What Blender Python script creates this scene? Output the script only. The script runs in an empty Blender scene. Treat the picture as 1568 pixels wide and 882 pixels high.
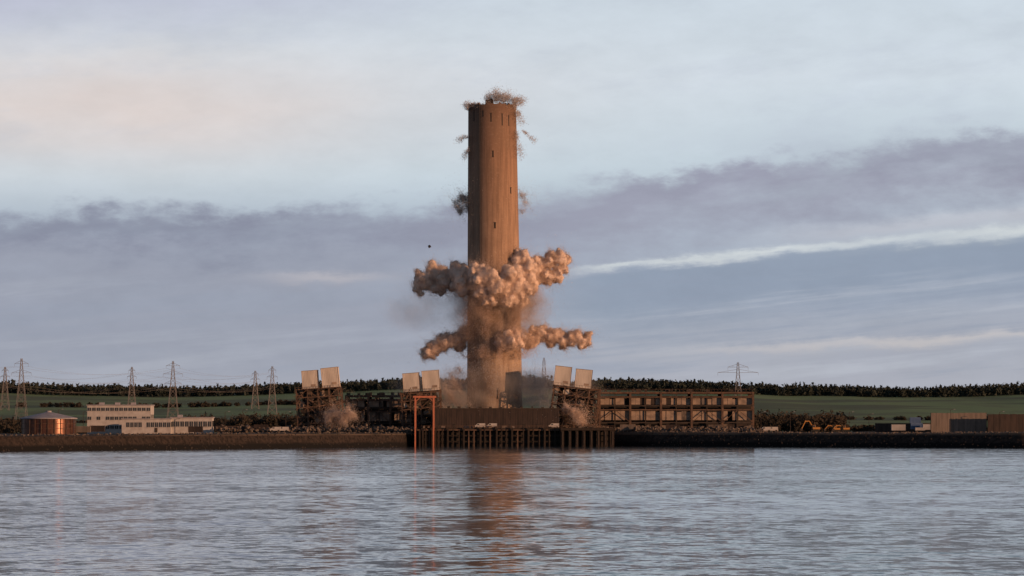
import bpy, math, random
import numpy as np
from mathutils import Vector, Matrix, noise as mnoise
random.seed(7); rng=np.random.default_rng(7)
scene=bpy.context.scene
scene.view_settings.view_transform='Standard'
scene.view_settings.look='None'
scene.view_settings.exposure=0
F=5000.0; HZ=656.0; CH=8.0
def X(px,d): return (px-784)*d/F
def Z(py,d): return CH+(HZ-py)*d/F
def lin(r,g,b,k=1.0):
    def f(c):
        c/=255.0
        return (c/12.92 if c<=0.04045 else ((c+0.055)/1.055)**2.4)*k
    return (f(r),f(g),f(b),1.0)

# ---------------------------------------------------------------- node helper
class NT:
    def __init__(s,tree): s.t=tree; s.n=tree.nodes; s.l=tree.links
    def new(s,typ,**kw):
        n=s.n.new(typ)
        for k,v in kw.items(): setattr(n,k,v)
        return n
    def put(s,sock,v):
        if isinstance(v,S): s.l.new(v.s,sock)
        elif isinstance(v,bpy.types.NodeSocket): s.l.new(v,sock)
        else: sock.default_value=v
    def m(s,op,a,b=None,c=None,clamp=False):
        n=s.new('ShaderNodeMath',operation=op,use_clamp=clamp)
        s.put(n.inputs[0],a)
        if b is not None: s.put(n.inputs[1],b)
        if c is not None: s.put(n.inputs[2],c)
        return S(s,n.outputs[0])
    def smooth(s,a,b,x):
        n=s.new('ShaderNodeMapRange',interpolation_type='SMOOTHSTEP')
        s.put(n.inputs['Value'],x); s.put(n.inputs['From Min'],a); s.put(n.inputs['From Max'],b)
        return S(s,n.outputs['Result'])
    def gauss(s,x,c,w):
        d=(x-c)/w
        return s.m('EXPONENT',(d*d)*-1.0)
    def mix(s,f,a,b,blend='MIX'):
        n=s.new('ShaderNodeMix',data_type='RGBA',blend_type=blend)
        s.put(n.inputs[0],f); s.put(n.inputs[6],a); s.put(n.inputs[7],b)
        return S(s,n.outputs[2])
    def vec(s,x,y,z):
        n=s.new('ShaderNodeCombineXYZ')
        s.put(n.inputs[0],x); s.put(n.inputs[1],y); s.put(n.inputs[2],z)
        return S(s,n.outputs[0])
    def sep(s,v):
        n=s.new('ShaderNodeSeparateXYZ'); s.put(n.inputs[0],v)
        return [S(s,o) for o in n.outputs]
    def noise(s,v,scale=1.0,detail=4.0,rough=0.5,dist=0.0,out=0):
        n=s.new('ShaderNodeTexNoise'); s.put(n.inputs['Vector'],v)
        n.inputs['Scale'].default_value=scale; n.inputs['Detail'].default_value=detail
        n.inputs['Roughness'].default_value=rough; n.inputs['Distortion'].default_value=dist
        return S(s,n.outputs[out])
    def ramp(s,f,stops):
        n=s.new('ShaderNodeValToRGB'); s.put(n.inputs[0],f)
        e=n.color_ramp.elements
        while len(e)<len(stops): e.new(0.5)
        for i,(p,c) in enumerate(stops): e[i].position=p; e[i].color=c
        return S(s,n.outputs[0])
class S:
    def __init__(s,nt,sock): s.nt=nt; s.s=sock
    def __add__(s,o): return s.nt.m('ADD',s,o)
    __radd__=__add__
    def __mul__(s,o): return s.nt.m('MULTIPLY',s,o)
    __rmul__=__mul__
    def __sub__(s,o): return s.nt.m('SUBTRACT',s,o)
    def __rsub__(s,o): return s.nt.m('SUBTRACT',o,s)
    def __truediv__(s,o): return s.nt.m('DIVIDE',s,o)

# ---------------------------------------------------------------- world
SUN_AZ=math.radians(122); SUN_EL=math.radians(6.5)
w=bpy.data.worlds.new("World"); scene.world=w; w.use_nodes=True
w.node_tree.nodes.clear(); nt=NT(w.node_tree)
tc=nt.new('ShaderNodeTexCoord')
x,y,z=nt.sep(tc.outputs['Generated'])
u=x*5.0+0.784
v=0.656-z*5.0
n1=nt.noise(nt.vec(u,v*3.2,y*0.5),2.2,6,0.55)
n2=nt.noise(nt.vec(u,v*2.2,y*0.5+3.0),9.0,9,0.62)
n5=nt.noise(nt.vec(u+0.4,v*3.4+u*0.35,y*0.5+13.0),5.0,9,0.62)
n3=nt.noise(nt.vec(u*0.6,v*9.0+u*0.9,y*0.5+7.0),3.0,7,0.6)
vr=(v+1.4)/2.1
def vp(p): return (p/1000+1.4)/2.1
base=nt.ramp(vr,[(0.0,lin(118,138,162)),(vp(-700),lin(154,172,190)),(vp(-250),lin(190,203,213)),(vp(0),lin(203,214,224)),
  (vp(120),lin(208,218,227)),(vp(270),lin(196,211,221)),(vp(340),lin(176,189,203)),(vp(430),lin(166,176,191)),
  (vp(520),lin(169,175,186)),(vp(590),lin(176,179,188)),(vp(680),lin(171,173,182))])
c=base
pk=nt.gauss(u,0.12,0.58)*nt.gauss(v,0.165,0.10)*(n1*0.9+0.45)
c=nt.mix(nt.m('MULTIPLY',pk,0.9,clamp=True),c,lin(222,209,204))
tl=(1.0-nt.smooth(0.0,0.10,v+(n1-0.5)*0.14+u*0.06))*(1.0-nt.smooth(0.3,0.85,u))
c=nt.mix(tl*0.75,c,lin(184,186,206))
hc=nt.smooth(0.47,0.72,n5)*(1.0-nt.smooth(0.16,0.32,v))
c=nt.mix(hc*0.3,c,lin(188,196,210))
# main cloud band
e=0.322-u*0.032-nt.smooth(0.6,1.6,u)*0.070
vw=v+(n2-0.5)*0.125+(n1-0.5)*0.07
top=nt.smooth(e-0.008,e+0.034,vw)
low=nt.smooth(e+0.055,e+0.16,vw+(n5-0.5)*0.08)
dark=nt.mix(nt.smooth(0.35,1.0,u),lin(140,145,163),lin(157,160,177))
body=top*(1.0-low*0.72)*(n5*1.5+0.18)
c=nt.mix(nt.m('MULTIPLY',body,0.98,clamp=True),c,dark)
dk=nt.gauss(u,0.16,0.20)*nt.gauss(vw,0.355,0.024)
c=nt.mix(dk*0.5,c,lin(127,131,150))
dk2=nt.gauss(u,1.5,0.30)*nt.gauss(vw,0.235,0.034)
c=nt.mix(dk2*0.5,c,lin(144,147,165))
dk3=nt.gauss(u,1.02,0.20)*nt.gauss(vw,0.285,0.018)
c=nt.mix(dk3*0.4,c,lin(148,150,168))
ll=nt.smooth(0.36,0.42,vw)*(1.0-nt.smooth(0.52,0.64,v))*(1.0-nt.smooth(0.5,1.0,u))
c=nt.mix(ll*0.75*(n5*1.0+0.5),c,lin(153,158,173))
s0=0.415-(u-0.87)*0.088
vs=v+(n2-0.5)*0.040+(n3-0.5)*0.034
wd=nt.m('MAXIMUM',(u-0.85)*0.010+0.0040,0.003)
stm=nt.m('EXPONENT',((vs-s0)/wd)*((vs-s0)/wd)*-1.0)*nt.smooth(0.83,0.95,u)*(n5*1.7-0.03)
bl=nt.smooth(s0+0.002,s0+0.014,vs)*(1.0-nt.smooth(s0+0.05,s0+0.13,vs+(n3-0.5)*0.06))*nt.smooth(0.75,0.95,u)
c=nt.mix(bl*0.85,c,lin(141,154,173))
c=nt.mix(nt.m('MULTIPLY',stm,0.9,clamp=True),c,lin(214,220,221))
st2=nt.gauss(vs,s0-0.024,0.014)*nt.smooth(1.05,1.4,u)
c=nt.mix(st2*0.5,c,lin(202,203,210))
p2=nt.gauss(u,0.50,0.09)*nt.gauss(vs,0.425,0.008)
c=nt.mix(p2*0.6,c,lin(192,188,193))
lr=nt.smooth(0.5,1.1,u)*0.6+0.4
fs=nt.smooth(0.50,0.68,n3)*nt.smooth(0.40,0.46,v)*(1.0-nt.smooth(0.56,0.61,v))*lr
c=nt.mix(fs*0.55,c,lin(188,193,203))
fd=(1.0-nt.smooth(0.36,0.5,n3))*nt.smooth(0.40,0.46,v)*(1.0-nt.smooth(0.56,0.61,v))*lr
c=nt.mix(fd*0.55,c,lin(146,156,174))
g0=0.548-(u-0.9)*0.055
cb=nt.gauss(vs,g0,0.008)*nt.smooth(0.85,1.3,u)*(n5*1.3+0.2)
c=nt.mix(cb*0.6,c,lin(206,200,198))
mott=nt.m('MULTIPLY_ADD',n2-0.5,0.22,1.0)
c=nt.mix(1.0,c,nt.vec(mott,mott,mott),'MULTIPLY')
dim=nt.smooth(-0.35,0.55,y)*0.5+0.5  # sky behind the camera darkened to cut ambient on the chimney's shaded side
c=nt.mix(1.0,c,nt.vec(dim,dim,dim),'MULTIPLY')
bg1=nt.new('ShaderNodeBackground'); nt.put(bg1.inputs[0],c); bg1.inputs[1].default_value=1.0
sky=nt.new('ShaderNodeTexSky',sky_type='NISHITA'); sky.sun_disc=False
sky.sun_elevation=SUN_EL; sky.sun_rotation=SUN_AZ
bg2=nt.new('ShaderNodeBackground'); nt.put(bg2.inputs[0],sky.outputs[0]); bg2.inputs[1].default_value=0.09
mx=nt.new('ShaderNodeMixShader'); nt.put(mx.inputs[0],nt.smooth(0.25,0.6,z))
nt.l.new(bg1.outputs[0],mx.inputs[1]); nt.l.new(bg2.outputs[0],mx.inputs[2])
out=nt.new('ShaderNodeOutputWorld'); nt.l.new(mx.outputs[0],out.inputs[0])

# sun
sl=bpy.data.lights.new('sun','SUN'); sl.energy=4.3; sl.angle=math.radians(0.5); sl.color=(1.0,0.53,0.27)
so=bpy.data.objects.new('sun',sl); scene.collection.objects.link(so)
sd=Vector((math.sin(SUN_AZ)*math.cos(SUN_EL),math.cos(SUN_AZ)*math.cos(SUN_EL),math.sin(SUN_EL)))
so.rotation_euler=sd.to_track_quat('Z','Y').to_euler(); so.location=(500,-500,300)

# camera
cd=bpy.data.cameras.new('camera'); cam=bpy.data.objects.new('camera',cd); scene.collection.objects.link(cam)
cd.sensor_width=36; cd.lens=F/1568*36; cd.clip_start=1; cd.clip_end=60000
cam.location=(0,0,CH); cam.rotation_euler=(math.radians(90)+math.atan((HZ-441)/F),0,0)
scene.camera=cam

# ---------------------------------------------------------------- materials
def mat(name,col,col2=None,scale=0.5,rough=0.85,metal=0.0,detail=5,stretch=(1,1,1),bump=0.0,spec=0.3,transl=0.0):
    m=bpy.data.materials.new(name); m.use_nodes=True; t=NT(m.node_tree)
    b=m.node_tree.nodes['Principled BSDF']
    b.inputs['Roughness'].default_value=rough; b.inputs['Metallic'].default_value=metal
    b.inputs['Specular IOR Level'].default_value=spec
    tcn=t.new('ShaderNodeTexCoord')
    if col2 is None: col2=tuple(k*0.6 for k in col[:3])
    mp=t.new('ShaderNodeMapping'); t.l.new(tcn.outputs['Object'],mp.inputs[0]); mp.inputs['Scale'].default_value=stretch
    n=t.noise(mp.outputs[0],scale,detail,0.6)
    f=t.smooth(0.3,0.7,n)
    cc=t.mix(f,(*col[:3],1),(*col2[:3],1))
    t.put(b.inputs['Base Color'],cc)
    if bump:
        bp=t.new('ShaderNodeBump'); bp.inputs['Distance'].default_value=bump; t.put(bp.inputs['Height'],n)
        t.l.new(bp.outputs[0],b.inputs['Normal'])
    if transl:
        tr=t.new('ShaderNodeBsdfTranslucent'); t.put(tr.inputs[0],cc); ms=t.new('ShaderNodeMixShader'); ms.inputs[0].default_value=transl
        o=m.node_tree.nodes['Material Output']; t.l.new(b.outputs[0],ms.inputs[1]); t.l.new(tr.outputs[0],ms.inputs[2]); t.l.new(ms.outputs[0],o.inputs[0])
    return m
M={}
M['steel']=mat('rusty_steel',(0.14,0.085,0.062),(0.065,0.045,0.038),0.6)
M['steeldk']=mat('dark_steel',(0.060,0.046,0.041),(0.033,0.028,0.027),0.6)
M['panel']=mat('cladding_panel',(0.34,0.26,0.21),(0.18,0.14,0.12),0.25,stretch=(1,1,2))
M['panelwhite']=mat('pale_cladding',(0.60,0.55,0.51),(0.44,0.40,0.37),0.3,stretch=(1,1,0.3))
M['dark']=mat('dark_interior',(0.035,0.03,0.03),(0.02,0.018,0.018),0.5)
M['white']=mat('white_render',(0.44,0.42,0.42),(0.33,0.31,0.31),0.4)
M['glass']=mat('window_glass',(0.05,0.055,0.065),(0.03,0.035,0.04),1,rough=0.15,spec=0.5)
M['brown']=mat('weathered_brown_cladding',(0.055,0.040,0.037),(0.030,0.024,0.024),0.3,stretch=(2,2,0.4))
M['timber']=mat('dark_wet_timber',(0.038,0.027,0.023),(0.018,0.015,0.014),0.8)
M['salmon']=mat('orange_painted_steel',(0.50,0.17,0.10),(0.36,0.13,0.085),0.8,rough=0.7)
M['rubble']=mat('rubble',(0.17,0.135,0.115),(0.06,0.05,0.047),0.9)
M['rock']=mat('riprap_rock',(0.045,0.036,0.033),(0.02,0.018,0.018),0.7,bump=0.3)
M['tank']=mat('tank_steel',(0.16,0.07,0.045),(0.08,0.04,0.03),0.4,rough=0.30,metal=0.6,spec=0.5)
M['roof']=mat('pale_roof',(0.30,0.29,0.33),(0.22,0.21,0.25),0.4)
M['yellow']=mat('yellow_paint',(0.48,0.23,0.06),(0.32,0.16,0.05),1.0,rough=0.6)
M['rubber']=mat('black_rubber',(0.03,0.03,0.03),(0.02,0.02,0.02),1)
M['blue']=mat('blue_paint',(0.10,0.16,0.30),(0.07,0.12,0.24),0.7)
M['tan']=mat('tan_boarding',(0.19,0.155,0.14),(0.13,0.11,0.10),0.3,stretch=(3,1,0.4))
M['pylon']=mat('galvanised_steel',(0.19,0.18,0.185),(0.15,0.14,0.145),0.3)
M['leaf']=mat('dark_foliage',(0.046,0.056,0.050),(0.031,0.038,0.037),0.05,rough=1,spec=0)  # colour lifted to paint in aerial haze over the distant trees
M['scrub']=mat('winter_scrub',(0.066,0.055,0.045),(0.036,0.034,0.031),0.15,rough=1,spec=0)
M['dust']=mat('dust',(0.72,0.59,0.52),(0.62,0.50,0.44),0.10,rough=1,spec=0)
M['dustfine']=mat('fine_dust',(0.74,0.62,0.55),(0.64,0.53,0.47),0.12,rough=1,spec=0,transl=0.45)
M['dustgrey']=mat('grey_dust',(0.68,0.62,0.59),(0.56,0.51,0.49),0.12,rough=1,spec=0,transl=0.5)
M['dustbrown']=mat('brown_dust',(0.60,0.45,0.37),(0.48,0.36,0.295),0.12,rough=1,spec=0,transl=0.4)

# ---------------------------------------------------------------- mesh builder
class MB:
    def __init__(s): s.v=[]; s.f=[]; s.m=[]; s.mats=[]
    def mi(s,k):
        if k not in s.mats: s.mats.append(k)
        return s.mats.index(k)
    def add(s,vs,fs,k):
        o=len(s.v); i=s.mi(k)
        s.v.extend([tuple(p) for p in vs]); s.f.extend([tuple(a+o for a in f) for f in fs]); s.m.extend([i]*len(fs))
    def box(s,c,sz,k,R=None):
        hx,hy,hz=[q/2 for q in sz]; vs=[]
        for a in(-1,1):
            for b in(-1,1):
                for d in(-1,1):
                    p=Vector((a*hx,b*hy,d*hz))
                    if R is not None: p=R@p
                    vs.append(p+Vector(c))
        s.add(vs,[(0,1,3,2),(4,6,7,5),(0,4,5,1),(2,3,7,6),(0,2,6,4),(1,5,7,3)],k)
    def bar(s,p,q,wd,k,wd2=None):
        p=Vector(p);q=Vector(q);d=q-p; L=d.length
        if L<1e-4: return
        R=d.to_track_quat('Z','Y').to_matrix()
        s.box((p+q)/2,(wd,wd2 or wd,L),k,R)
    def lathe(s,prof,n,k,c=(0,0),cap=False):
        vs=[];fs=[]
        for (r,zz,*off) in prof:
            ox=off[0] if off else 0
            for i in range(n):
                a=2*math.pi*i/n; vs.append((c[0]+ox+r*math.cos(a),c[1]+r*math.sin(a),zz))
        for j in range(len(prof)-1):
            for i in range(n):
                i2=(i+1)%n; fs.append((j*n+i,j*n+i2,(j+1)*n+i2,(j+1)*n+i))
        if cap: fs.append(tuple((len(prof)-1)*n+i for i in range(n)))
        s.add(vs,fs,k)
    def obj(s,name,parent=None,smooth=False,loc=None):
        me=bpy.data.meshes.new(name); me.from_pydata(s.v,[],s.f)
        for k in s.mats: me.materials.append(M[k] if isinstance(k,str) else k)
        me.polygons.foreach_set('material_index',s.m)
        if smooth: me.polygons.foreach_set('use_smooth',[True]*len(s.f))
        me.update()
        o=bpy.data.objects.new(name,me); scene.collection.objects.link(o)
        if parent: o.parent=parent
        if loc: o.location=loc
        return o
def empty(name,loc=(0,0,0),rot=(0,0,0)):
    o=bpy.data.objects.new(name,None); scene.collection.objects.link(o); o.location=loc; o.rotation_euler=rot
    o.empty_display_size=1; return o

# ---------------------------------------------------------------- water (wave slopes as a normal field)
m=bpy.data.materials.new('sea_water'); m.use_nodes=True; t=NT(m.node_tree)
b=m.node_tree.nodes['Principled BSDF']
b.inputs['Base Color'].default_value=(0.075,0.10,0.115,1); b.inputs['IOR'].default_value=1.33
b.inputs['Roughness'].default_value=0.08
g=t.new('ShaderNodeNewGeometry'); px_,py_,pz_=t.sep(g.outputs['Position'])
def slopes(kx,ky,off,det,ro=0.6):
    n=t.noise(t.vec(px_*kx,py_*ky,off),1.0,det,ro,out=1); r=t.sep(n); return r[0]-0.5,r[1]-0.5
ax_,ay_=slopes(0.60,0.60,0.0,5,0.65)
bx_,by_=slopes(0.13,0.085,7.0,4)
cx_,cy_=slopes(0.018,0.022,11.0,4)
patch=t.smooth(0.38,0.60,t.noise(t.vec(px_*0.008,py_*0.0065,5.0),1.0,5,0.65))
near=t.smooth(1330.0,750.0,py_)
amp=(patch*0.75+0.55)*(near*0.7+0.3)
sx_=(ax_*0.26+bx_*0.08)*amp
sy_=(ay_*0.60+by_*0.26+cy_*0.12)*amp-0.016*near
nv=t.vec(sx_,sy_,1.0)
nn=t.new('ShaderNodeVectorMath',operation='NORMALIZE'); t.put(nn.inputs[0],nv)
t.l.new(nn.outputs[0],b.inputs['Normal'])
M['water']=m
mb=MB(); mb.add([(-9000,-800,0),(9000,-800,0),(9000,2500,0),(-9000,2500,0)],[(0,1,2,3)],'water'); mb.obj('sea_water')

# ---------------------------------------------------------------- terrain
sx=np.array([-9000,-400,X(0,1143),X(300,1250),X(600,1400),X(640,1470),X(940,1480),X(1000,1440),X(1568,1333),500,9000.])
sy=np.array([900,1080,1143,1250,1400,1470,1480,1440,1333,1310,1250.])
def shore(xx): return float(np.interp(xx,sx,sy))
def sstep(a,b,x):
    q=min(1,max(0,(x-a)/(b-a))); return q*q*(3-2*q)
def ridge(xx): return 41+5*mnoise.noise(Vector((xx*0.004,1.3,0)))+2*mnoise.noise(Vector((xx*0.015,5.3,0)))+ 3*sstep(-100,100,-abs(xx+60)+150)
def tz(xx,yy):
    s=shore(xx); o=yy-s
    zt=6.3+0.6*mnoise.noise(Vector((xx*0.01,0,0)))-0.9*sstep(-60,-170,xx)
    if o<16: zz=-1.5+(zt+1.2)*max(0,min(1,(o+1)/6))**0.8+0.3*max(0,(o-5)/11)+0.2*mnoise.noise(Vector((xx*0.35,yy*0.35,0)))
    else: zz=zt+0.25*mnoise.noise(Vector((xx*0.05,yy*0.05,0)))
    r=ridge(xx)
    q=max(0,min(1,(yy-1900)/1150.0)); q=q**1.15
    zz+=(r-zt)*q + 1.5*mnoise.noise(Vector((xx*0.006,yy*0.004,4)))*min(1,q*4)*(1-q)
    if yy>3300: zz-= (r-15)*sstep(3300,6000,yy)
    return zz
xs=np.unique(np.concatenate([np.linspace(-9000,-700,30),np.linspace(-700,-240,60),np.linspace(-240,240,420),np.linspace(240,700,60),np.linspace(700,9000,30)]))
offs=np.concatenate([np.linspace(-6,20,40),np.linspace(24,100,20),np.linspace(115,400,20)])
ysfar=np.concatenate([np.linspace(1900,3300,90),np.linspace(3500,6000,14),np.array([8000,12000,20000,40000.])])
vs=[];fs=[]; nx=len(xs); rows=len(offs)+len(ysfar)
for o in offs:
    for xx in xs:
        s=shore(xx); yy=s+o
        vs.append((xx,yy,tz(xx,yy)))
for yy in ysfar:
    for xx in xs: vs.append((xx,yy,tz(xx,yy)))
for j in range(rows-1):
    for i in range(nx-1):
        k=j*nx+i; fs.append((k,k+1,k+nx+1,k+nx))
m=bpy.data.materials.new('land'); m.use_nodes=True; t=NT(m.node_tree); b=m.node_tree.nodes['Principled BSDF']
b.inputs['Roughness'].default_value=1; b.inputs['Specular IOR Level'].default_value=0.05
g=t.new('ShaderNodeNewGeometry'); gx,gy,gz=t.sep(g.outputs['Position'])
nA=t.noise(g.outputs['Position'],0.05,6,0.6); nB=t.noise(g.outputs['Position'],0.6,6,0.65); nC=t.noise(t.vec(gx*0.004,gy*0.006,0.0),1.0,3,0.5)
nD=t.noise(t.vec(gx*0.03,gy*0.01,2.0),1.0,4,0.6)
dirt=t.mix(t.smooth(0.35,0.65,nA),(0.10,0.078,0.065,1),(0.055,0.046,0.04,1))
fld=t.mix(t.smooth(0.42,0.54,nC),(0.185,0.25,0.125,1),(0.12,0.145,0.09,1))
fld=t.mix(t.smooth(0.45,0.7,nD)*0.5,fld,(0.135,0.145,0.095,1))
rock=t.mix(t.smooth(0.35,0.65,nB),(0.045,0.035,0.032,1),(0.018,0.016,0.016,1))
rock=t.mix(t.smooth(3.4,2.2,gz+nA*1.5),rock,(0.012,0.012,0.013,1))
cc=t.mix(t.smooth(1850.0,2000.0,gy+nA*120.0),dirt,fld)
cc=t.mix(t.smooth(5.7,5.2,gz+nB*0.5),cc,rock)
t.put(b.inputs['Base Color'],cc)
M['land']=m
mb=MB(); mb.add(vs,fs,'land'); mb.obj('ground_terrain',smooth=True)

def rocks(name,n,k,placer,smin,smax):
    mb=MB()
    for i in range(n):
        p=placer(); s=random.uniform(smin,smax)
        R=Matrix.Rotation(random.uniform(0,6.3),3,Vector((random.random(),random.random(),random.random()+0.01)).normalized())
        vs=[]
        for a in(-1,1):
            for b_ in(-1,1):
                for d in(-1,1):
                    q=Vector((a*random.uniform(.5,1),b_*random.uniform(.5,1),d*random.uniform(.35,.8)))*s*0.5
                    vs.append(R@q+Vector(p))
        mb.add(vs,[(0,1,3,2),(4,6,7,5),(0,4,5,1),(2,3,7,6),(0,2,6,4),(1,5,7,3)],k)
    return mb.obj(name)
def bankp():
    xx=random.uniform(-330,330); o=random.uniform(-1,5); yy=shore(xx)+o; return (xx,yy,tz(xx,yy)-0.1)
rocks('stone_embankment',2600,'rock',bankp,0.3,0.9)
def verge():
    xx=random.uniform(-200,235); yy=shore(xx)+random.uniform(6,30); return (xx,yy,tz(xx,yy)+0.15)
rocks('shore_litter',900,'rubble',verge,0.3,1.0)

# ---------------------------------------------------------------- tree masses
def trimesh(name,V,k,parent=None):
    n=len(V)//3
    me=bpy.data.meshes.new(name); me.vertices.add(len(V)); me.vertices.foreach_set('co',np.ascontiguousarray(V,dtype=np.float32).ravel())
    me.loops.add(n*3); me.loops.foreach_set('vertex_index',np.arange(n*3,dtype=np.int32))
    me.polygons.add(n); me.polygons.foreach_set('loop_start',np.arange(0,n*3,3,dtype=np.int32)); me.polygons.foreach_set('loop_total',np.full(n,3,dtype=np.int32))
    me.materials.append(M[k]); me.update(calc_edges=True)
    o=bpy.data.objects.new(name,me); scene.collection.objects.link(o)
    if parent: o.parent=parent
    return o
def treemass(name,items,k,tpt,ls):
    V=[]
    for (x0,y0,z0,h,wd,kind) in items:
        n=tpt
        if kind==0:
            d=rng.normal(size=(n,3)); d/=np.linalg.norm(d,axis=1)[:,None]
            r=rng.random(n)**0.45
            lump=1+0.3*np.sin(d[:,0]*5+x0)*np.cos(d[:,2]*6+y0)
            P=d*r[:,None]*lump[:,None]*np.array([wd/2,wd/2,h*0.46])+np.array([x0,y0,z0+h*0.52])
        else:
            q=rng.random(n)**0.9; a=rng.random(n)*6.283; r=(1-q)*wd/2*(0.6+0.7*rng.random(n))
            P=np.stack([x0+r*np.cos(a),y0+r*np.sin(a),z0+h*0.04+q*h],1)
        A=rng.normal(size=(n,3))*ls; B=rng.normal(size=(n,3))*ls
        V.append(np.stack([P-A*0.5-B*0.3,P+A*0.5-B*0.3,P+B*0.6],1).reshape(-1,3))
        tw=h*0.025
        V.append(np.array([[x0-tw,y0,z0-1],[x0+tw,y0,z0-1],[x0,y0,z0+h*0.8],[x0,y0-tw,z0-1],[x0,y0+tw,z0-1],[x0+.1,y0,z0+h*0.8]]))
    return trimesh(name,np.concatenate(V),k)
it=[]
for r in range(6):
    yy=2990+r*18
    xx=-1100
    while xx<1100:
        xx+=random.uniform(2.2,4.6)
        hh=random.uniform(7.5,10.5)*(1+0.3*mnoise.noise(Vector((xx*0.02,r,0))))
        if mnoise.noise(Vector((xx*0.012,r*0.3,9)))<-0.42 : hh*=0.6
        it.append((xx,yy+random.uniform(-8,8),tz(xx,yy)-0.8,hh,random.uniform(5,8),1 if random.random()<0.35 else 0))
treemass('distant_tree_line',it,'leaf',65,1.4)
it=[]
def band(x0,x1,d0,d1,n,h0,h1):
    for i in range(n):
        d=random.uniform(d0,d1); xx=X(random.uniform(x0,x1),d)
        it.append((xx,d,tz(xx,d)-0.5,random.uniform(h0,h1),random.uniform(4,8),0))
band(-150,50,1800,1950,100,5,11)
band(285,470,1750,1850,130,5,12)
band(470,730,1750,1850,130,8,14)
band(790,1160,1750,1850,140,7,12)
band(1150,1290,1750,1850,110,6,13)
band(1290,1750,1780,1850,110,2,5)
band(60,300,1780,1850,60,2,5)
band(-200,1760,2180,2190,170,2,4)
band(-200,600,2600,2610,110,3,5)
treemass('scrub_thicket',it,'scrub',170,0.8)

# ---------------------------------------------------------------- chimney
m=bpy.data.materials.new('chimney_concrete'); m.use_nodes=True; t=NT(m.node_tree); b=m.node_tree.nodes['Principled BSDF']
b.inputs['Roughness'].default_value=0.95; b.inputs['Specular IOR Level'].default_value=0.1
tcn=t.new('ShaderNodeTexCoord'); ox,oy,oz=t.sep(tcn.outputs['Object'])
st=t.noise(t.vec(ox*0.6,oy*0.6,oz*0.03),1.0,7,0.65); bl_=t.noise(tcn.outputs['Object'],0.09,6,0.65); fine=t.noise(tcn.outputs['Object'],1.2,4,0.6)
st2_=t.noise(t.vec(ox*1.8,oy*1.8,oz*0.012+4.0),1.0,4,0.6)
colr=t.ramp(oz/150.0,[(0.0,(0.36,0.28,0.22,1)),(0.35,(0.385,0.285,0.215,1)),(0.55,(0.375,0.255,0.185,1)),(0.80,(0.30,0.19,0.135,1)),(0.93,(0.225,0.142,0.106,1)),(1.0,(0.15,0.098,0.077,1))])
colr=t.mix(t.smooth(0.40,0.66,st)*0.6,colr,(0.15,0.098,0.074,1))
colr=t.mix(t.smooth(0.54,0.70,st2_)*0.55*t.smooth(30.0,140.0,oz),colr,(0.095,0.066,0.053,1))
colr=t.mix(t.smooth(0.42,0.66,bl_)*0.5,colr,(0.20,0.135,0.10,1))
lift=t.smooth(0.92,0.99,t.m('FRACT',oz/3.0))
colr=t.mix(lift*0.10,colr,(0.12,0.09,0.075,1))
colr=t.mix(t.smooth(0.5,0.75,fine)*0.2,colr,(0.44,0.33,0.26,1))
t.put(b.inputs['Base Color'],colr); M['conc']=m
CY=1500.; cx=X(758,CY); gz0=6.0
HT=Z(162,CY)-gz0
leanx=X(753.5,CY)-cx
ch=empty('chimney',(cx,CY,gz0))
def crad(q): return (86-12.5*q)*0.3/2
N=96; prof=[]
for j in range(101):
    q=j/100; prof.append((crad(q),q*HT,leanx*q))
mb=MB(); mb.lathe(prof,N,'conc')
vs=[];fs=[]
for i in range(N):
    a=2*math.pi*i/N; jg=0.9*mnoise.noise(Vector((math.cos(a)*4,math.sin(a)*4,0)))+(0.8 if i%7==0 else 0)
    for rad,zz in((crad(1)+0.12,HT-1.6),(crad(1)+0.12,HT+0.4+jg),(crad(1)-0.9,HT+0.3+jg),(crad(1)-0.9,HT-14)):
        vs.append((leanx+rad*math.cos(a),rad*math.sin(a),zz))
for i in range(N):
    i2=(i+1)%N
    for k in range(3): fs.append((i*4+k,i2*4+k,i2*4+k+1,i*4+k+1))
mb.add(vs,fs,'conc')
mb.add([(leanx+(crad(1)-.9)*math.cos(2*math.pi*i/48),(crad(1)-.9)*math.sin(2*math.pi*i/48),HT-5) for i in range(48)],[tuple(range(48))],'dark')
mb.obj('shaft',ch,smooth=False)
mb=MB()
for fx,fy in((-3.5,-3),(3.5,-3),(-3.5,3.5),(3.5,3.5)):
    mb.lathe([(2.4,HT-5),(2.4,HT+0.6),(2.1,HT+0.6),(2.1,HT-4)],24,'steeldk',(leanx+fx,fy))
mb.box((leanx-1.2,-6,HT+0.9),(3.6,3,3.2),'brown'); mb.box((leanx-0.6,-6,HT+2.6),(1.4,1.2,1.0),'brown')
mb.box((leanx+5.5,-2,HT+0.4),(2.5,3,1.6),'brown')
mb.obj('flue_liners',ch)
mb=MB()
def opening(px,py,w_,h_):
    zz=Z(py,CY)-gz0; q=zz/HT; r=crad(q)
    off=(X(px,CY)-cx-leanx*q)/r
    a=-math.acos(max(-1,min(1,off)))
    c0=Vector((leanx*q+r*math.cos(a),r*math.sin(a),zz)); R=Matrix.Rotation(a,3,'Z')
    mb.box(c0,(0.08,w_,h_),'dark',R)
    mb.box(c0+R@Vector((0,0,h_/2+0.12)),(0.3,w_+0.3,0.2),'brown',R)
    mb.box(c0+R@Vector((0,0,-h_/2-0.12)),(0.3,w_+0.3,0.2),'brown',R)
for (px,py,w_,h_) in((755,238,0.6,2.6),(782,293,0.7,2.4),(758,347,0.8,2.4),(762,603,0.6,4.5),(752,182,0.5,3.6),(726,178,0.5,4.5),(769,185,0.5,5.0),(779,186,0.5,4.4),(740,176,0.35,2.2)):
    opening(px,py,w_,h_)
mb.obj('openings',ch)
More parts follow.
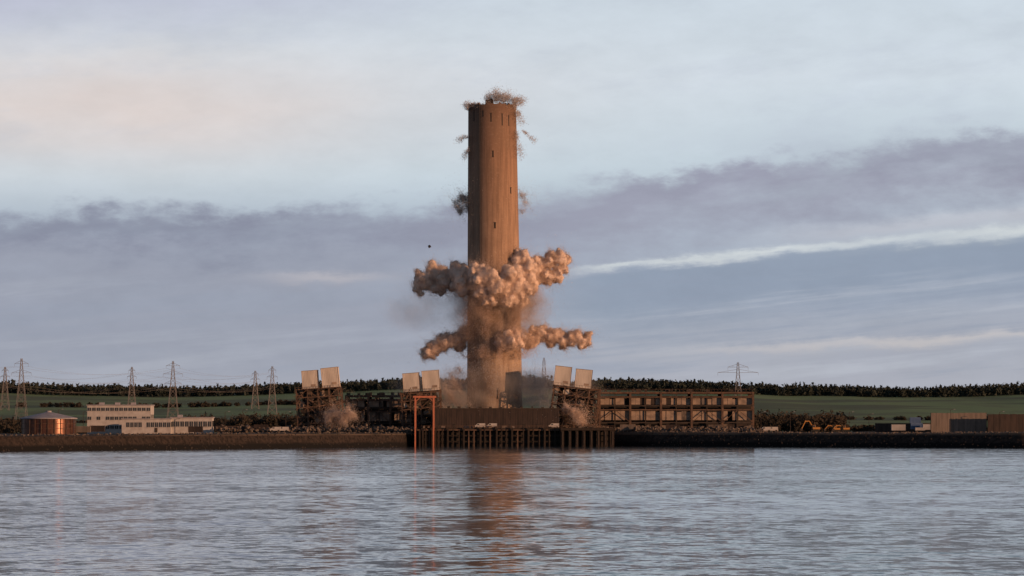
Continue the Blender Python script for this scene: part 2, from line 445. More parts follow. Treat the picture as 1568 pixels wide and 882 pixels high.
mb=MB()
for s in(-0.35,0.35):
    a=math.radians(-118)
    mb.bar(((crad(0)+.3)*math.cos(a)+s,(crad(0)+.3)*math.sin(a),0),(leanx+(crad(1)+.4)*math.cos(a)+s,(crad(1)+.4)*math.sin(a),HT),0.12,'steeldk')
mb.obj('ladder',ch)

# ---------------------------------------------------------------- dust
import bmesh
bm=bmesh.new(); bmesh.ops.create_icosphere(bm,subdivisions=2,radius=1)
icov=np.array([v_.co[:] for v_ in bm.verts]); icof=[tuple(v_.index for v_ in f.verts) for f in bm.faces]; bm.free()
def flecks(P,nrm,s):
    n=len(P)
    nrm=nrm/np.linalg.norm(nrm,axis=1)[:,None]
    a=np.cross(nrm,rng.normal(size=(n,3))); a/=np.linalg.norm(a,axis=1)[:,None]; b_=np.cross(nrm,a); s=s[:,None]
    return np.stack([P-a*s*.5-b_*s*.3,P+a*s*.5-b_*s*.3,P+b_*s*.6],1).reshape(-1,3)
def puff(name,blobs,k='dust',fuzz=30000,size=0.20,core=True,spread=0.10,k2='dustfine',grow=1.0,halo=0.22):
    par=empty(name)
    bl=[]
    for (px,py,d,r) in blobs:
        r*=0.3*grow; c0=np.array([X(px,d),d,Z(py,d)]); bl.append((c0,r*0.82))
        for i in range(15):
            dd=rng.normal(size=3); dd/=np.linalg.norm(dd)
            rr=r*rng.uniform(0.22,0.55); c1=c0+dd*r*rng.uniform(0.5,0.8); bl.append((c1,rr))
            for j in range(3):
                d2=rng.normal(size=3)+dd*0.8; d2/=np.linalg.norm(d2); bl.append((c1+d2*rr*0.75,rr*rng.uniform(0.25,0.6)))
    if core:
        V=[];Fc=[];o=0
        for c0,r in bl:
            V.append(icov*r*0.86+c0); Fc.extend([(a+o,b_+o,c_+o) for a,b_,c_ in icof]); o+=len(icov)
        me=bpy.data.meshes.new('billow'); me.from_pydata(np.concatenate(V).tolist(),[],Fc); me.materials.append(M[k])
        ob=bpy.data.objects.new('billow',me); scene.collection.objects.link(ob); ob.parent=par
        rm=ob.modifiers.new('r','REMESH'); rm.mode='VOXEL'; rm.voxel_size=0.40; rm.use_smooth_shade=True
        sm=ob.modifiers.new('s','SMOOTH'); sm.factor=0.5; sm.iterations=4
        tx=bpy.data.textures.new('t','CLOUDS'); tx.noise_scale=2.6; tx.noise_depth=5
        dm=ob.modifiers.new('d','DISPLACE'); dm.texture=tx; dm.strength=1.9; dm.mid_level=0.5; dm.texture_coords='GLOBAL'
    rad=np.array([r for _,r in bl]); cs=np.array([c_ for c_,_ in bl])
    p=rad**2; p/=p.sum(); idx=rng.choice(len(bl),size=fuzz,p=p)
    d=rng.normal(size=(fuzz,3)); d/=np.linalg.norm(d,axis=1)[:,None]
    ex=rng.exponential(size=fuzz)*spread; hl=rng.random(fuzz)<halo; ex[hl]*=3.4
    rr=rad[idx]*0.88+ex*(2.0+rad[idx])
    P=cs[idx]+d*rr[:,None]
    P=P+np.sin(P*0.9+np.roll(P,1,axis=1)*0.7)*0.45*(ex[:,None]*4)
    trimesh('fine_dust',flecks(P,d+rng.normal(size=(fuzz,3))*0.4,size*(0.5+rng.random(fuzz))),k2 or k,par)
    return par
Dc=1500
puff('dust_cloud',[(648,432,Dc,15),(641,445,Dc,9),(640,418,Dc,7),(664,416,Dc,15),(680,430,Dc,20),(697,422,Dc,20),(712,432,Dc-8,22),(668,440,Dc,12),
 (728,420,Dc-15,17),(743,424,Dc-17,20),(738,447,Dc-17,15),(762,438,Dc-18,18),(776,424,Dc-17,18),(790,440,Dc-14,21),(800,418,Dc-8,23),(797,396,Dc-8,14),(812,440,Dc-5,14),
 (815,420,Dc,16),(826,406,Dc,14),(843,400,Dc,14),(858,394,Dc,13),(867,398,Dc,8),(853,422,Dc,13),(838,424,Dc,14),(864,413,Dc,8),
 (750,458,Dc-17,12),(780,460,Dc-16,13),(800,462,Dc-10,10)],fuzz=430000,spread=0.14)
puff('dust_cloud',[(657,542,Dc,11),(668,532,Dc,14),(682,524,Dc,14),(697,520,Dc,15),(710,512,Dc,13),(660,530,Dc,7),(705,530,Dc,10),(650,536,Dc,5)],fuzz=130000,spread=0.13)
puff('dust_cloud',[(768,524,Dc-14,10),(780,522,Dc-14,14),(794,520,Dc-12,12),(812,522,Dc-2,12),(826,512,Dc,14),(842,516,Dc,13),(856,512,Dc,11),(866,522,Dc,13),(882,516,Dc,13),(894,524,Dc,11),(900,514,Dc,7),(815,505,Dc-3,6),(790,506,Dc-12,8)],fuzz=180000,spread=0.13)
puff('dust_cloud',[(700,312,Dc,6),(707,304,Dc,7),(712,316,Dc,9),(716,302,Dc,7),(704,324,Dc,4)],core=False,fuzz=17000,size=0.22,spread=0.42,k2='dustgrey')
puff('dust_cloud',[(798,298,Dc,6),(803,312,Dc,5),(800,322,Dc,4),(806,296,Dc,3)],core=False,fuzz=5000,size=0.20,spread=0.8,k2='dustgrey')
def curtain(name,n,k,y0,y1,size=0.2,rmul=1.0,a0=-180,a1=0):
    q=rng.random(n)**1.3; py=y0+(y1-y0)*q; a=np.radians(rng.uniform(a0,a1,n))
    lob=np.array([mnoise.noise(Vector((float(aa)*2.3,float(yy)*0.022,3.0)))+0.5*mnoise.noise(Vector((float(aa)*6,float(yy)*0.05,8.0))) for aa,yy in zip(a,py)])
    keep=rng.random(n)<np.clip(0.55+1.5*lob-0.35*q,0.02,1); a=a[keep];py=py[keep];lob=lob[keep];q=q[keep]; n=len(a)
    r=13.2+rmul*(rng.exponential(size=n)*2.2+np.clip(lob,0,1)*4)*(1.15-0.5*q)
    P=np.stack([cx+r*np.cos(a),CY+r*np.sin(a),CH+(HZ-py)*0.3],1)
    nr=np.stack([np.cos(a),np.sin(a),0.2*np.ones(n)],1)+rng.normal(size=(n,3))*0.6
    return trimesh(name,flecks(P,nr,size*(0.5+rng.random(n))),k)
curtain('falling_dust',230000,'dustbrown',440,550,rmul=1.4)
curtain('falling_dust',50000,'dustgrey',440,625,rmul=0.8)
puff('dust_cloud',[(688,604,Dc-6,14),(700,586,Dc-4,14),(706,612,Dc-6,14),(682,620,Dc-6,10),(692,590,Dc-4,12),(698,570,Dc-4,8)],k2='dustfine',fuzz=30000,core=False,spread=0.55)
puff('dust_cloud',[(812,592,Dc-14,12),(824,608,Dc-16,13),(814,575,Dc-8,9),(834,588,Dc-12,9)],k2='dustgrey',fuzz=11000,core=False,spread=0.8)
puff('dust_cloud',[(512,634,1468,9),(524,640,1468,10),(538,636,1468,7),(503,642,1468,7),(532,628,1468,5)],k2='dustfine',fuzz=22000,core=False,spread=0.5)
puff('dust_cloud',[(866,626,1466,6),(876,632,1466,8),(884,638,1466,8),(892,645,1466,6)],k2='dustfine',fuzz=26000,core=False,spread=0.3)
def wisp(name,segs,k,n,size):
    V=[]
    for (x0,y0,x1,y1,w_,wt) in segs:
        q=rng.random(int(n*wt)); c_=len(q)
        wob=np.array([mnoise.noise(Vector((t_*4+x0,y0*0.37,0)))*w_*1.6 for t_ in q])
        px=x0+(x1-x0)*q+rng.normal(size=c_)*w_*(0.25+0.6*q)+wob*0.6; py=y0+(y1-y0)*q+rng.normal(size=c_)*w_*(0.25+0.6*q)+wob
        dy=rng.normal(size=c_)*3-4
        P=np.stack([(px-784)*0.3,Dc+dy,CH+(HZ-py)*0.3],1)
        V.append(flecks(P,rng.normal(size=(c_,3)),size*(0.5+rng.random(c_))))
    return trimesh(name,np.concatenate(V),k)
wisp('dust_wisps',[(745,158,748,142,5,.9),(758,155,762,138,6,1.3),(770,156,780,146,6,1.3),(785,160,800,152,5,1.2),(789,165,797,185,5,1),(735,160,712,160,3.5,.8),(718,168,711,160,3,.5),
 (775,150,802,158,5,1),(790,200,797,240,5,.9),(716,208,700,216,3.5,.5),(717,225,710,242,3.5,.5),(800,200,820,217,3,.4),(750,150,780,146,5,.8),(766,148,755,138,4,.5),(720,162,790,160,5,1.2)],'dustgrey',2000,0.24)
def hazemat(name,col,dens,scale,rx,ry,rz,lo,hi):
    m=bpy.data.materials.new(name); m.use_nodes=True; t=NT(m.node_tree); t.n.clear()
    pv=t.new('ShaderNodeVolumePrincipled'); pv.inputs['Color'].default_value=(*col,1); pv.inputs['Anisotropy'].default_value=0.0
    tcn=t.new('ShaderNodeTexCoord'); n=t.noise(tcn.outputs['Object'],scale,4,0.6)
    ox,oy,oz=t.sep(tcn.outputs['Object'])
    rr=t.m('SQRT',(ox/rx)*(ox/rx)+(oz/rz)*(oz/rz)+(oy/ry)*(oy/ry))
    d=t.smooth(lo,hi,n)*t.smooth(1.0,0.4,rr)*dens
    t.put(pv.inputs['Density'],d)
    o=t.new('ShaderNodeOutputMaterial'); t.l.new(pv.outputs[0],o.inputs['Volume']); return m
def haze(name,px,py,d,rxp,rzp,ry,col,dens,scale=0.12,lo=0.35,hi=0.7):
    r=rxp*d/F; rz=rzp*d/F; ry=min(ry,r)
    k=hazemat(name+'_volume',col,dens,scale,r,ry,rz,lo,hi)
    me=bpy.data.meshes.new(name); me.from_pydata((icov*np.array([r,ry,rz])*1.03).tolist(),[],icof); me.materials.append(k)
    o=bpy.data.objects.new(name,me); scene.collection.objects.link(o); o.location=(X(px,d),d,Z(py,d)); return o
haze('dust_haze',765,475,Dc,92,70,24,(0.98,0.82,0.71),0.14)
haze('dust_haze',650,470,Dc,85,48,14,(0.9,0.84,0.84),0.045,0.08)
haze('dust_haze',760,600,Dc-2,190,50,26,(0.98,0.88,0.82),0.07,0.08)

# ---------------------------------------------------------------- collapsing bunker towers
def bunker(px,d,lean,wpx,boxes,seed,htop=592):
    random.seed(seed); sc=d/F
    W=wpx*sc; H=(658-htop)*sc; D=15.0
    par=empty('collapsing_boiler_tower',(X(px,d),d,6.3),(0,math.radians(lean),0))
    mb=MB(); nx_,nz_=5,5
    gx=[-W/2+W*i/(nx_-1) for i in range(nx_)]; gy=[-D/2,0,D/2]; gz=[H*i/nz_ for i in range(nz_+1)]
    jit=lambda a:random.uniform(-a,a)
    for i,a in enumerate(gx):
        for b_ in gy: mb.bar((a+jit(.9),b_,-1),(a+jit(.5),b_,H),0.5,'steel')
    for k,c_ in enumerate(gz[1:]):
        for b_ in gy: mb.bar((-W/2-0.6,b_,c_+jit(.6)),(W/2+0.6,b_,c_+jit(.6)),0.42,'steel')
        for a in gx: mb.bar((a,-D/2,c_),(a,D/2,c_),0.4,'steeldk')
        if random.random()<.8: mb.box((jit(2),0,c_-0.4),(W*random.uniform(.6,.95),D*0.9,0.25),'steeldk')
    for i in range(nx_-1):
        for k in range(nz_):
            r=random.random()
            if r<.45: mb.bar((gx[i],-D/2-.3,gz[k]),(gx[i+1],-D/2-.3,gz[k+1]),0.24,'steel')
            if r>.55: mb.bar((gx[i+1],-D/2-.3,gz[k]),(gx[i],-D/2-.3,gz[k+1]),0.24,'steel')
            for rep in range(2):
                q=random.random()
                if q<.8:
                    kk=random.choice(['steeldk','brown','panel','brown','steel','rubble','panelwhite' if q<.15 else 'steeldk'])
                    mb.box((random.uniform(gx[i],gx[i+1]),-D/2+random.uniform(.5,6),(gz[k]+gz[k+1])/2+jit(1.2)),(W/nx_*random.uniform(.3,1.0),0.3,H/nz_*random.uniform(.25,.8)),kk,Matrix.Rotation(jit(.3),3,'Y'))
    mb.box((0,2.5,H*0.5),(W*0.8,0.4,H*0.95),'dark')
    for i in range(40):
        p=Vector((jit(W*.55),-D/2+jit(1.5),random.uniform(0,H))); q=p+Vector((jit(3.5),jit(2),jit(3.5))); mb.bar(p,q,0.2,'steel')
    for i in range(16):
        a=-W/2+W*i/15; mb.bar((a,-D/2-.6,H),(a+jit(.2),-D/2-.6,H+1.3),0.12,'steel')
    mb.bar((-W/2,-D/2-.6,H+1.3),(W/2,-D/2-.6,H+1.1),0.12,'steel')
    mb.obj('steel_frame',par)
    mb=MB()
    for (bx,w_,h_,tl) in boxes:
        R=Matrix.Rotation(math.radians(tl),3,'Y'); c0=Vector((bx*sc,-1,H+h_*sc/2+0.2))
        bw,bh=w_*sc,h_*sc
        mb.box(c0,(bw,9,bh),'panelwhite',R)
        mb.box(c0+R@Vector((0,0,bh/2+.1)),(bw+.3,9.3,0.2),'panel',R)
        mb.box(c0+R@Vector((0,0,-bh/2-.2)),(bw+.3,9.2,0.45),'steel',R)
        for s in(-1,1): mb.box(c0+R@Vector((s*bw*0.5,-4.5,0)),(0.16,0.2,bh),'panel',R)
        for s in np.linspace(-.4,.4,9): mb.box(c0+R@Vector((s*bw,-4.52,0)),(0.07,0.1,bh-.3),'panelwhite',R)
        mb.box(c0+R@Vector((bw*.2,-4.56,-bh*.3)),(bw*.3,0.1,bh*.12),'panel',R)
    mb.obj('bunker_boxes',par)
    return par
bunker(493,1480,-4.5,66,[(-11,24,28,0.5),(20,26,30,-1.5)],3)
bunker(648,1485,-3.5,60,[(-13,25,28,-1),(17,26,30,-1)],5,596)
bunker(876,1480,6.5,70,[(-24,25,29,0),(8,25,28,-1)],9,590)
random.seed(11)

# ---------------------------------------------------------------- turbine hall frames
def hall(name,x0,x1,d,ytop,ybase,bay,dens,seed):
    random.seed(seed); sc=d/F; par=empty(name,(X(x0,d),d,6.3))
    W=(x1-x0)*sc; H=(ybase-ytop)*sc; nb=max(2,round((x1-x0)/bay)); bw=W/nb; D=26
    mb=MB()
    for i in range(nb+1):
        a=i*bw
        for yy in(0,D/2,D): mb.box((a,yy,H/2-.3),(0.95,0.95,H+.6),'steel')
        mb.bar((a,0,H-.6),(a,D,H-.6),0.6,'steeldk')
        mb.box((a+bw*.5,0.3,H*0.5),(0.35,0.35,H),'steeldk') if i<nb else None
    lv=[0.24,0.56,0.66,0.88,0.985]
    for q in lv:
        for yy in(0,D): mb.box((W/2,yy-0.05,H*q),(W+.9,0.6,0.55 if q<.95 else 0.8),'steeldk' if q in(.66,.24) else 'steel')
    mb.box((W/2,D/2,H*0.99+.25),(W,D-1,0.25),'steeldk')
    for i in range(nb):
        if random.random()<.5:
            mb.bar((i*bw,-.4,H*.24),(i*bw+bw*.5,-.4,H*.56),0.25,'steel'); mb.bar((i*bw+bw,-.4,H*.24),(i*bw+bw*.5,-.4,H*.56),0.25,'steel')
    n=int(W/1.6)
    for i in range(n):
        if random.random()<.8: mb.bar((i*1.6,-.2,H+.3),(i*1.6+random.uniform(-.2,.2),-.2,H+random.uniform(.8,1.6)),0.1,'steel')
    mb.bar((0,-.2,H+1.4),(W,-.2,H+1.4),0.1,'steel')
    for i in range(14):
        a=random.uniform(0,W); mb.box((a,random.uniform(2,20),H+.8),(random.uniform(.6,2.4),1.5,random.uniform(.5,1.6)),'steeldk')
    mb.obj('steel_frame',par)
    mb=MB()
    for i in range(nb):
        for (z0,z1,pr) in((.69,.86,.97),(.30,.54,.92),(.02,.2,.45)):
            for hlf in(0,1):
                for sub in range(3):
                    if random.random()<pr*dens:
                        cxp=i*bw+bw*(.25+.5*hlf)+(sub-1)*bw*.153; hh=H*(z1-z0)*random.choice([1,1,1,.95,.85])
                        k='panel' if (z0>.25 and random.random()<.88) else random.choice(['brown','rubble','tan'])
                        mb.box((cxp,0.75+random.uniform(0,.5),H*z0+hh/2),(bw*.148,0.2,hh),k,Matrix.Rotation(random.uniform(-.02,.02),3,'Y'))
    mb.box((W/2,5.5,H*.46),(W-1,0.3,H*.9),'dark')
    for i in range(24):
        mb.box((random.uniform(0,W),random.uniform(-2,3),random.uniform(0,H*.12)),(random.uniform(1,4),2,random.uniform(.8,2.5)),'rubble',Matrix.Rotation(random.uniform(-.5,.5),3,'Y'))
    mb.obj('cladding',par)
hall('turbine_hall',918,1153,1500,595,656,47,1.0,21)
hall('turbine_hall',530,632,1500,600,656,36,0.7,22)
random.seed(31)

def rub():
    px=random.choice([random.uniform(330,640),random.uniform(440,640),random.uniform(855,1170)]); d=random.uniform(1455,1492)
    xx=X(px,d); return (xx,max(d,shore(xx)+16),6.6+abs(random.gauss(0,.9)))
rocks('rubble_heap',1800,'rubble',rub,0.5,1.8)

# ---------------------------------------------------------------- jetty
JD=1440; sc=JD/F
par=empty('jetty',(X(637,JD),JD,0)); W=(940-637)*sc
mb=MB()
mb.box((W/2,10,7.7),(W,20,0.9),'timber'); mb.box((W/2,-0.4,7.3),(W+.4,0.6,0.5),'steel')
mb.box((W/2,24,6.4),(W,12,1.2),'timber')
n=int(W/2.35)
for i in range(n+1):
    a=i*W/n+random.uniform(-.3,.3)
    if random.random()<.96: mb.bar((a,-0.6,-3),(a,-0.6,7.2+random.uniform(-.3,1.1)),0.5,'timber' if random.random()<.8 else 'steel')
    for yy in(6,12,18): mb.bar((a,yy,-3),(a,yy,7.4),0.5,'timber')
    if i%3==0: mb.bar((a,-1.2,-3),(a+.1,-1.2,8.4),0.8,'timber')
for zz in(2.2,4.8): mb.box((W/2,-0.35,zz),(W,0.4,0.5),'timber')
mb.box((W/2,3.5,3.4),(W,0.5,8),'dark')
for i in range(8):
    a=W*0.74+i*W*0.036; mb.box((a,-2.6,3.2),(1.3,1.6,8.4),'timber'); mb.box((a,-3.5,3.6),(0.4,0.25,6),'steeldk')
mb.box((W*.865,-2.6,7.7),(W*.27,2.4,1.2),'timber')
for i in range(7):
    a=W*0.02+i*W*0.016; mb.box((a,-2.0,3.4),(0.7,1.0,7.6),'timber')
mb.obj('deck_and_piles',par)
mb=MB()
for i in range(int(W/2.0)): mb.bar((i*2.0,0.2,8.1),(i*2.0,0.2,9.2),0.1,'steel')
mb.bar((0,.2,9.2),(W,.2,9.2),0.1,'steel'); mb.bar((0,.2,8.7),(W,.2,8.7),0.08,'steel')
for i in range(22):
    a=random.uniform(2,W-2); mb.box((a,random.uniform(3,9),8.6),(random.uniform(.6,2.6),1.2,random.uniform(.5,1.3)),random.choice(['rubble','steel','brown','tan']))
mb.obj('handrail_and_fittings',par)

d=1462; sc=d/F
par=empty('quayside_shed',(X(664,d),d,7.0)); W=(856-664)*sc; H=Z(626,d)-7.0
mb=MB()
mb.box((W/2,6,H/2),(W,12,H),'brown')
mb.box((W/2,6,H+.15),(W+.6,12.6,0.35),'steeldk')
for i in range(int(W/1.1)): mb.box((i*1.1+.5,-0.04,H/2),(0.16,0.1,H-.3),'brown')
for i in range(9): mb.box((3+i*W/9,-.06,1.6),(1.1,0.14,2.6),'dark')
mb.obj('walls_and_roof',par)
mb=MB()
for i in range(12): mb.box((2+i*W/12,4,H+.6),(random.uniform(.6,1.6),1.2,random.uniform(.4,1.1)),'steeldk')
mb.obj('roof_vents',par)
# gantry
d=1436; sc=d/F
par=empty('loading_gantry',(X(650,d),d,0)); hw=14.0*sc; HH=Z(607,d)
mb=MB()
for yy in(0,4):
    for s in(-1,1):
        mb.box((s*hw,yy,(HH+7.6)/2),(0.65,0.65,HH-7.6),'salmon')
        mb.box((s*hw,yy,3.1),(0.6,0.6,9.0),'salmon' if yy==0 else 'timber')
    mb.box((0,yy,HH-.2),(hw*2+2.0,0.55,0.8),'salmon')
for s in(-1,1):
    for k in range(4):
        z0=9+k*2.8; mb.bar((s*hw,0,z0),(s*hw,4,z0+2.8),0.18,'salmon')
    mb.bar((s*hw,0,HH-.2),(s*hw,4,HH-.2),0.4,'salmon')
    mb.bar((s*hw,0,HH-2.6),(s*(hw-2.0),0,HH-.5),0.25,'salmon')
mb.bar((-2.2,2,HH+.2),(-2.2,2,HH+1.4),0.3,'salmon'); mb.box((-2,2,HH+.9),(2.4,1.6,0.8),'steel')
mb.obj('portal_frame',par)

def van(px,d,z,kc='white'):
    par=empty('parked_van',(X(px,d),d,z)); mb=MB()
    prof=[(-2.3,.4),(-2.3,1.25),(-1.7,1.35),(-1.1,2.05),(2.3,2.1),(2.35,.4)]
    vs=[(a,-.95,c_) for a,c_ in prof]+[(a,.95,c_) for a,c_ in prof]; n=len(prof)
    mb.add(vs,[tuple(range(n)),tuple(range(2*n-1,n-1,-1))]+[(i,i+n,(i+1)%n+n,(i+1)%n) for i in range(n)],kc)
    mb.box((-.75,-.97,1.6),(.9,.04,.5),'glass'); mb.box((-1.42,0,1.72),(.5,1.6,.05),'glass',Matrix.Rotation(-.85,3,'Y'))
    mb.obj('body',par)
    mb=MB()
    for a in(-1.4,1.5):
        for s in(-.9,.9):
            vs=[(a+.38*math.cos(q*.524),s+e_,.38+.38*math.sin(q*.524)) for e_ in(-.12,.12) for q in range(12)]
            mb.add(vs,[tuple(range(12)),tuple(range(23,11,-1))]+[(i,(i+1)%12,(i+1)%12+12,i+12) for i in range(12)],'rubber')
    mb.obj('wheels',par)
van(735,JD+5,8.15); van(753,JD+8,8.15); van(848,JD+6,8.15); van(1172,1480,6.6); van(1183,1484,6.6); van(422,1440,6.6); van(434,1446,6.6)

# ---------------------------------------------------------------- left buildings
d=1380; sc=d/F
par=empty('storage_tank',(X(75,d),d,5.7)); r=43*sc; H=Z(641,d)-5.7
mb=MB(); mb.lathe([(r*.94,-1),(r*.94,H)],72,'tank'); mb.lathe([(r*.955,H*.33),(r*.955,H*.36)],72,'steel'); mb.lathe([(r*.955,H*.66),(r*.955,H*.69)],72,'steel'); mb.obj('wall',par,smooth=True)
mb=MB(); mb.lathe([(r*1.02,H-.15),(r*1.02,H+.25),(r*.5,H+1.7),(1.2,H+2.7),(1.2,H+3.3)],72,'roof',cap=True); mb.obj('conical_roof',par)
mb=MB()
for i in range(26):
    a=i*2*math.pi/26; mb.bar((r*.97*math.cos(a),r*.97*math.sin(a),-1),(r*.97*math.cos(a),r*.97*math.sin(a),H),0.22,'steel')
mb.obj('stiffeners',par)
def block(name,x0,x1,d,yt,yb,storeys,nwin,D=14,extra=0):
    sc=d/F; z0=6.2; par=empty(name,(X(x0,d),d,z0)); W=(x1-x0)*sc; H=Z(yt,d)-z0
    mb=MB(); mb.box((W/2,D/2,H/2-.5),(W,D,H+1),'white'); mb.obj('walls',par)
    mb=MB(); mb.box((W/2,D/2,H+.2),(W+.8,D+.8,0.4),'roof')
    for i in range(extra): mb.box((W*(.2+.25*i),D/2,H+.9),(2.2,2,1.1),'roof')
    mb.obj('roof',par)
    mb=MB(); sh=H/storeys; ww=W/nwin
    for k in range(storeys):
        zz=sh*(k+.58)
        for i in range(nwin):
            if random.random()<.93:
                mb.box((ww*(i+.5),-.03,zz),(ww*.8,0.1,sh*.36),'glass'); mb.box((ww*(i+.5),-.07,zz-sh*.22),(ww*.84,0.2,0.12),'white')
                mb.box((ww*(i+.5),-.06,zz),(0.09,0.12,sh*.36),'white')
    for s in np.linspace(sh*.8/3,D-1,5): mb.box((W+.02,s,H*.6),(0.08,1.4,sh*.4),'glass')
    mb.box((W*.7,-.05,1.1),(1.3,.14,2.2),'steeldk')
    mb.obj('windows_and_door',par)
block('office_building',134,231,1500,621,656,3,14,extra=3)
block('low_workshop',187,262,1470,642,657,1,12,D=9)
block('low_workshop',262,325,1475,640,657,1,9,D=9,extra=1)
def panelwall(name,x0,x1,d,yt,k):
    sc=d/F; W=(x1-x0)*sc; H=Z(yt,d)-6.2; par=empty(name,(X(x0,d),d,6.2)); mb=MB()
    n=max(3,int(W/2.4))
    for i in range(n): mb.box((W/n*(i+.5),random.uniform(-.05,.05),H/2),(W/n-.08,0.15,H*random.uniform(.96,1.0)),k)
    mb.obj('boards',par); mb=MB()
    for i in range(n+1): mb.box((W/n*i,.35,H/2),(.25,.35,H),'steeldk')
    mb.obj('posts',par)
panelwall('hoarding_fence',1425,1510,1480,632,'tan')
panelwall('hoarding_fence',1340,1424,1500,648,'brown')
panelwall('hoarding_fence',1512,1600,1470,634,'brown')
panelwall('hoarding_fence',330,400,1475,652,'brown')
def cont(px,py,d,k,W=6.1,H=2.6):
    par=empty('shipping_container',(X(px,d),d,Z(py,d))); mb=MB(); mb.box((0,0,H/2),(W,2.4,H),k)
    for i in range(int(W/.3)): mb.box((-W/2+.2+i*.3,-1.22,H/2),(.13,.08,H-.3),k)
    for s in(-1,1):
        for e_ in(-1,1): mb.box((s*W/2,e_*1.2,H/2),(.2,.2,H+.06),k)
    mb.obj('corrugated_box',par)
cont(1403,657,1470,'blue',5,2.6); cont(1401,648,1470,'blue',4.5,2.6); cont(1418,658,1465,'white',3,2.4); cont(1375,659,1465,'white',6); cont(1408,659,1455,'white',4,1.2)
cont(1030,659,1475,'brown'); cont(960,659,1476,'tan'); cont(1095,659,1476,'rubble'); cont(150,661,1420,'brown'); cont(128,662,1400,'tan'); cont(400,659,1470,'brown'); cont(300,662,1440,'brown')

def excavator(px,d,s,flip=1,boom=1.0):
    par=empty('excavator',(X(px,d),d,6.5)); par.scale=(s*flip,s,s); mb=MB()
    for yy in(-1.2,1.2):
        pr=[(-2.1,.15),(-2.3,.5),(-2.0,.95),(2.0,.95),(2.3,.5),(2.1,.15)]
        vs=[(a,yy+e_,c_) for e_ in(-.3,.3) for a,c_ in pr]; n=6
        mb.add(vs,[tuple(range(6)),tuple(range(11,5,-1))]+[(i,(i+1)%6,(i+1)%6+6,i+6) for i in range(6)],'rubber')
    mb.box((0,0,.8),(2.4,2,.5),'rubber'); mb.obj('tracks',par)
    mb=MB(); mb.box((.6,0,1.75),(3.4,2.5,1.0),'yellow'); mb.box((2.1,0,1.8),(.7,2.4,1.15),'steeldk'); mb.box((-.6,-.75,2.5),(1.4,.95,1.7),'yellow')
    mb.box((-.65,-1.24,2.75),(1.1,.05,1.0),'glass'); mb.box((-1.32,-.75,2.7),(.05,.8,1.0),'glass'); mb.obj('house_and_cab',par)
    mb=MB(); p=[Vector((-.9,.3,1.9)),Vector((-2.9,.3,4.6*boom)),Vector((-5.2,.3,4.4*boom)),Vector((-6.6,.3,1.6))]
    mb.bar(p[0],p[1],.5,'yellow',.45); mb.bar(p[1],p[2],.45,'yellow',.45); mb.bar(p[2]+Vector((.6,0,.5)),p[3],.38,'yellow',.4)
    mb.bar((-1.4,.3,1.9),(-2.8,.3,3.6*boom),.2,'steeldk'); mb.bar(p[1]+Vector((-.3,0,.5)),p[2]+Vector((.5,0,.6)),.2,'steeldk')
    c0=p[3]; pr=[(.5,0),(-.5,.1),(-.9,-.6),(-.4,-1.2),(.4,-1.1)]
    vs=[(c0.x+a,c0.y+e_,c0.z+c_) for e_ in(-.6,.6) for a,c_ in pr]
    mb.add(vs,[tuple(range(5)),tuple(range(9,4,-1))]+[(i,(i+1)%5,(i+1)%5+5,i+5) for i in range(5)],'steeldk')
    mb.obj('boom_and_bucket',par)
excavator(1248,1450,0.9,1,1.15); excavator(1294,1460,0.8,1,0.75); excavator(1280,1478,0.75,1,0.8)

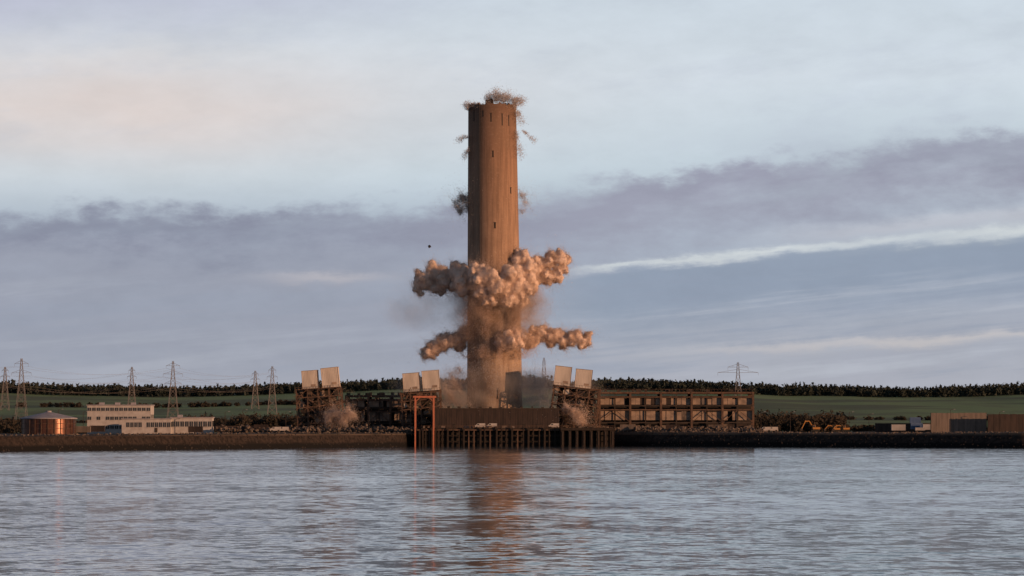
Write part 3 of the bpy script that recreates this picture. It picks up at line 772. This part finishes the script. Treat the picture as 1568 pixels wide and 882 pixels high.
# ---------------------------------------------------------------- pylons
def pylon(px,d,ytop,armpx,levels,name='electricity_pylon',yarm=None):
    x0=X(px,d); z0=tz(x0,d); ht=Z(ytop,d)-z0; par=empty(name,(x0,d,z0)); mb=MB(); t_=0.15*d/2000
    bw=ht*.085
    def wd(q): return bw*(1-q)**1.15+0.45
    lv=[0,.16,.3,.42,.53,.62,.7,.78,.86,.93,1]
    for k in range(len(lv)-1):
        a,b_=wd(lv[k]),wd(lv[k+1]); za,zb=lv[k]*ht,lv[k+1]*ht
        for s1,s2 in((1,1),(1,-1),(-1,-1),(-1,1)):
            mb.bar((s1*a,s2*a,za),(s1*b_,s2*b_,zb),t_*1.2,'pylon')
        for s in(-1,1):
            mb.bar((-a,s*a,za),(b_,s*b_,zb),t_*.7,'pylon'); mb.bar((a,s*a,za),(-b_,s*b_,zb),t_*.7,'pylon')
            mb.bar((s*a,-a,za),(s*b_,b_,zb),t_*.7,'pylon')
            mb.bar((-b_,s*b_,zb),(b_,s*b_,zb),t_*.7,'pylon')
    tips=[]
    for q,f in levels:
        L=armpx*d/F/2*f; zz=q*ht; w_=wd(q)
        for s in(-1,1):
            mb.bar((s*w_,-w_,zz),(s*L,0,zz),t_,'pylon'); mb.bar((s*w_,w_,zz),(s*L,0,zz),t_,'pylon'); mb.bar((s*w_,0,zz+ht*.045),(s*L,0,zz),t_,'pylon')
            mb.bar((s*L,0,zz),(s*L,0,zz-1.8),t_*.7,'pylon'); mb.bar((s*L*.5,0,zz),(s*L*.5,0,zz+ht*.022),t_*.6,'pylon')
            tips.append(Vector((x0+s*L,d,z0+zz-1.8)))
    mb.obj('lattice_tower',par); return tips
L3=[(.62,.85),(.78,1.0),(.92,.7)]
T1=pylon(33,2150,549,30,L3); T2=pylon(265,2250,553,30,L3)
T3=pylon(202,2500,562,14,L3); T4=pylon(417,2350,561,16,L3); T5=pylon(391,2500,568,14,L3); T6=pylon(8,2500,562,14,L3)
T7=pylon(1130,1950,555,62,[(.85,1.0),(.93,.5)]); T8=pylon(833,2300,548,6,L3)
T0=[Vector((p.x-260,p.y-60,p.z)) for p in T1]
mb=MB()
def wires(A,B,sag):
    for p,q in zip(A,B):
        pr=None
        for i in range(13):
            f=i/12; c_=p.lerp(q,f); c_.z-=sag*4*f*(1-f)
            if pr is not None: mb.bar(pr,c_,0.06,'pylon')
            pr=c_
wires(T0,T1,5); wires(T1,T2,5); wires(T2,T4,4); wires(T6,T3,5); wires(T3,T5,4)
mb.obj('power_lines')
def lamp(px,d,h):
    par=empty('street_lamp',(X(px,d),d,6.3)); mb=MB(); mb.bar((0,0,0),(0,0,h),.18,'steeldk'); mb.bar((0,0,h),(1.5,0,h+.3),.14,'steeldk'); mb.box((1.8,0,h+.28),(.8,.3,.18),'roof'); mb.obj('post_and_head',par)
for px,d,h in((90,1460,10),(128,1470,9),(345,1460,9),(372,1480,10),(438,1470,9),(1165,1490,9),(1210,1480,9),(1300,1490,9),(1330,1480,8),(1455,1470,10),(1530,1470,9)): lamp(px,d,h)
rocks('flying_debris',1,'steeldk',lambda:(X(659,Dc),Dc-15,Z(380,Dc)),1.3,1.4)
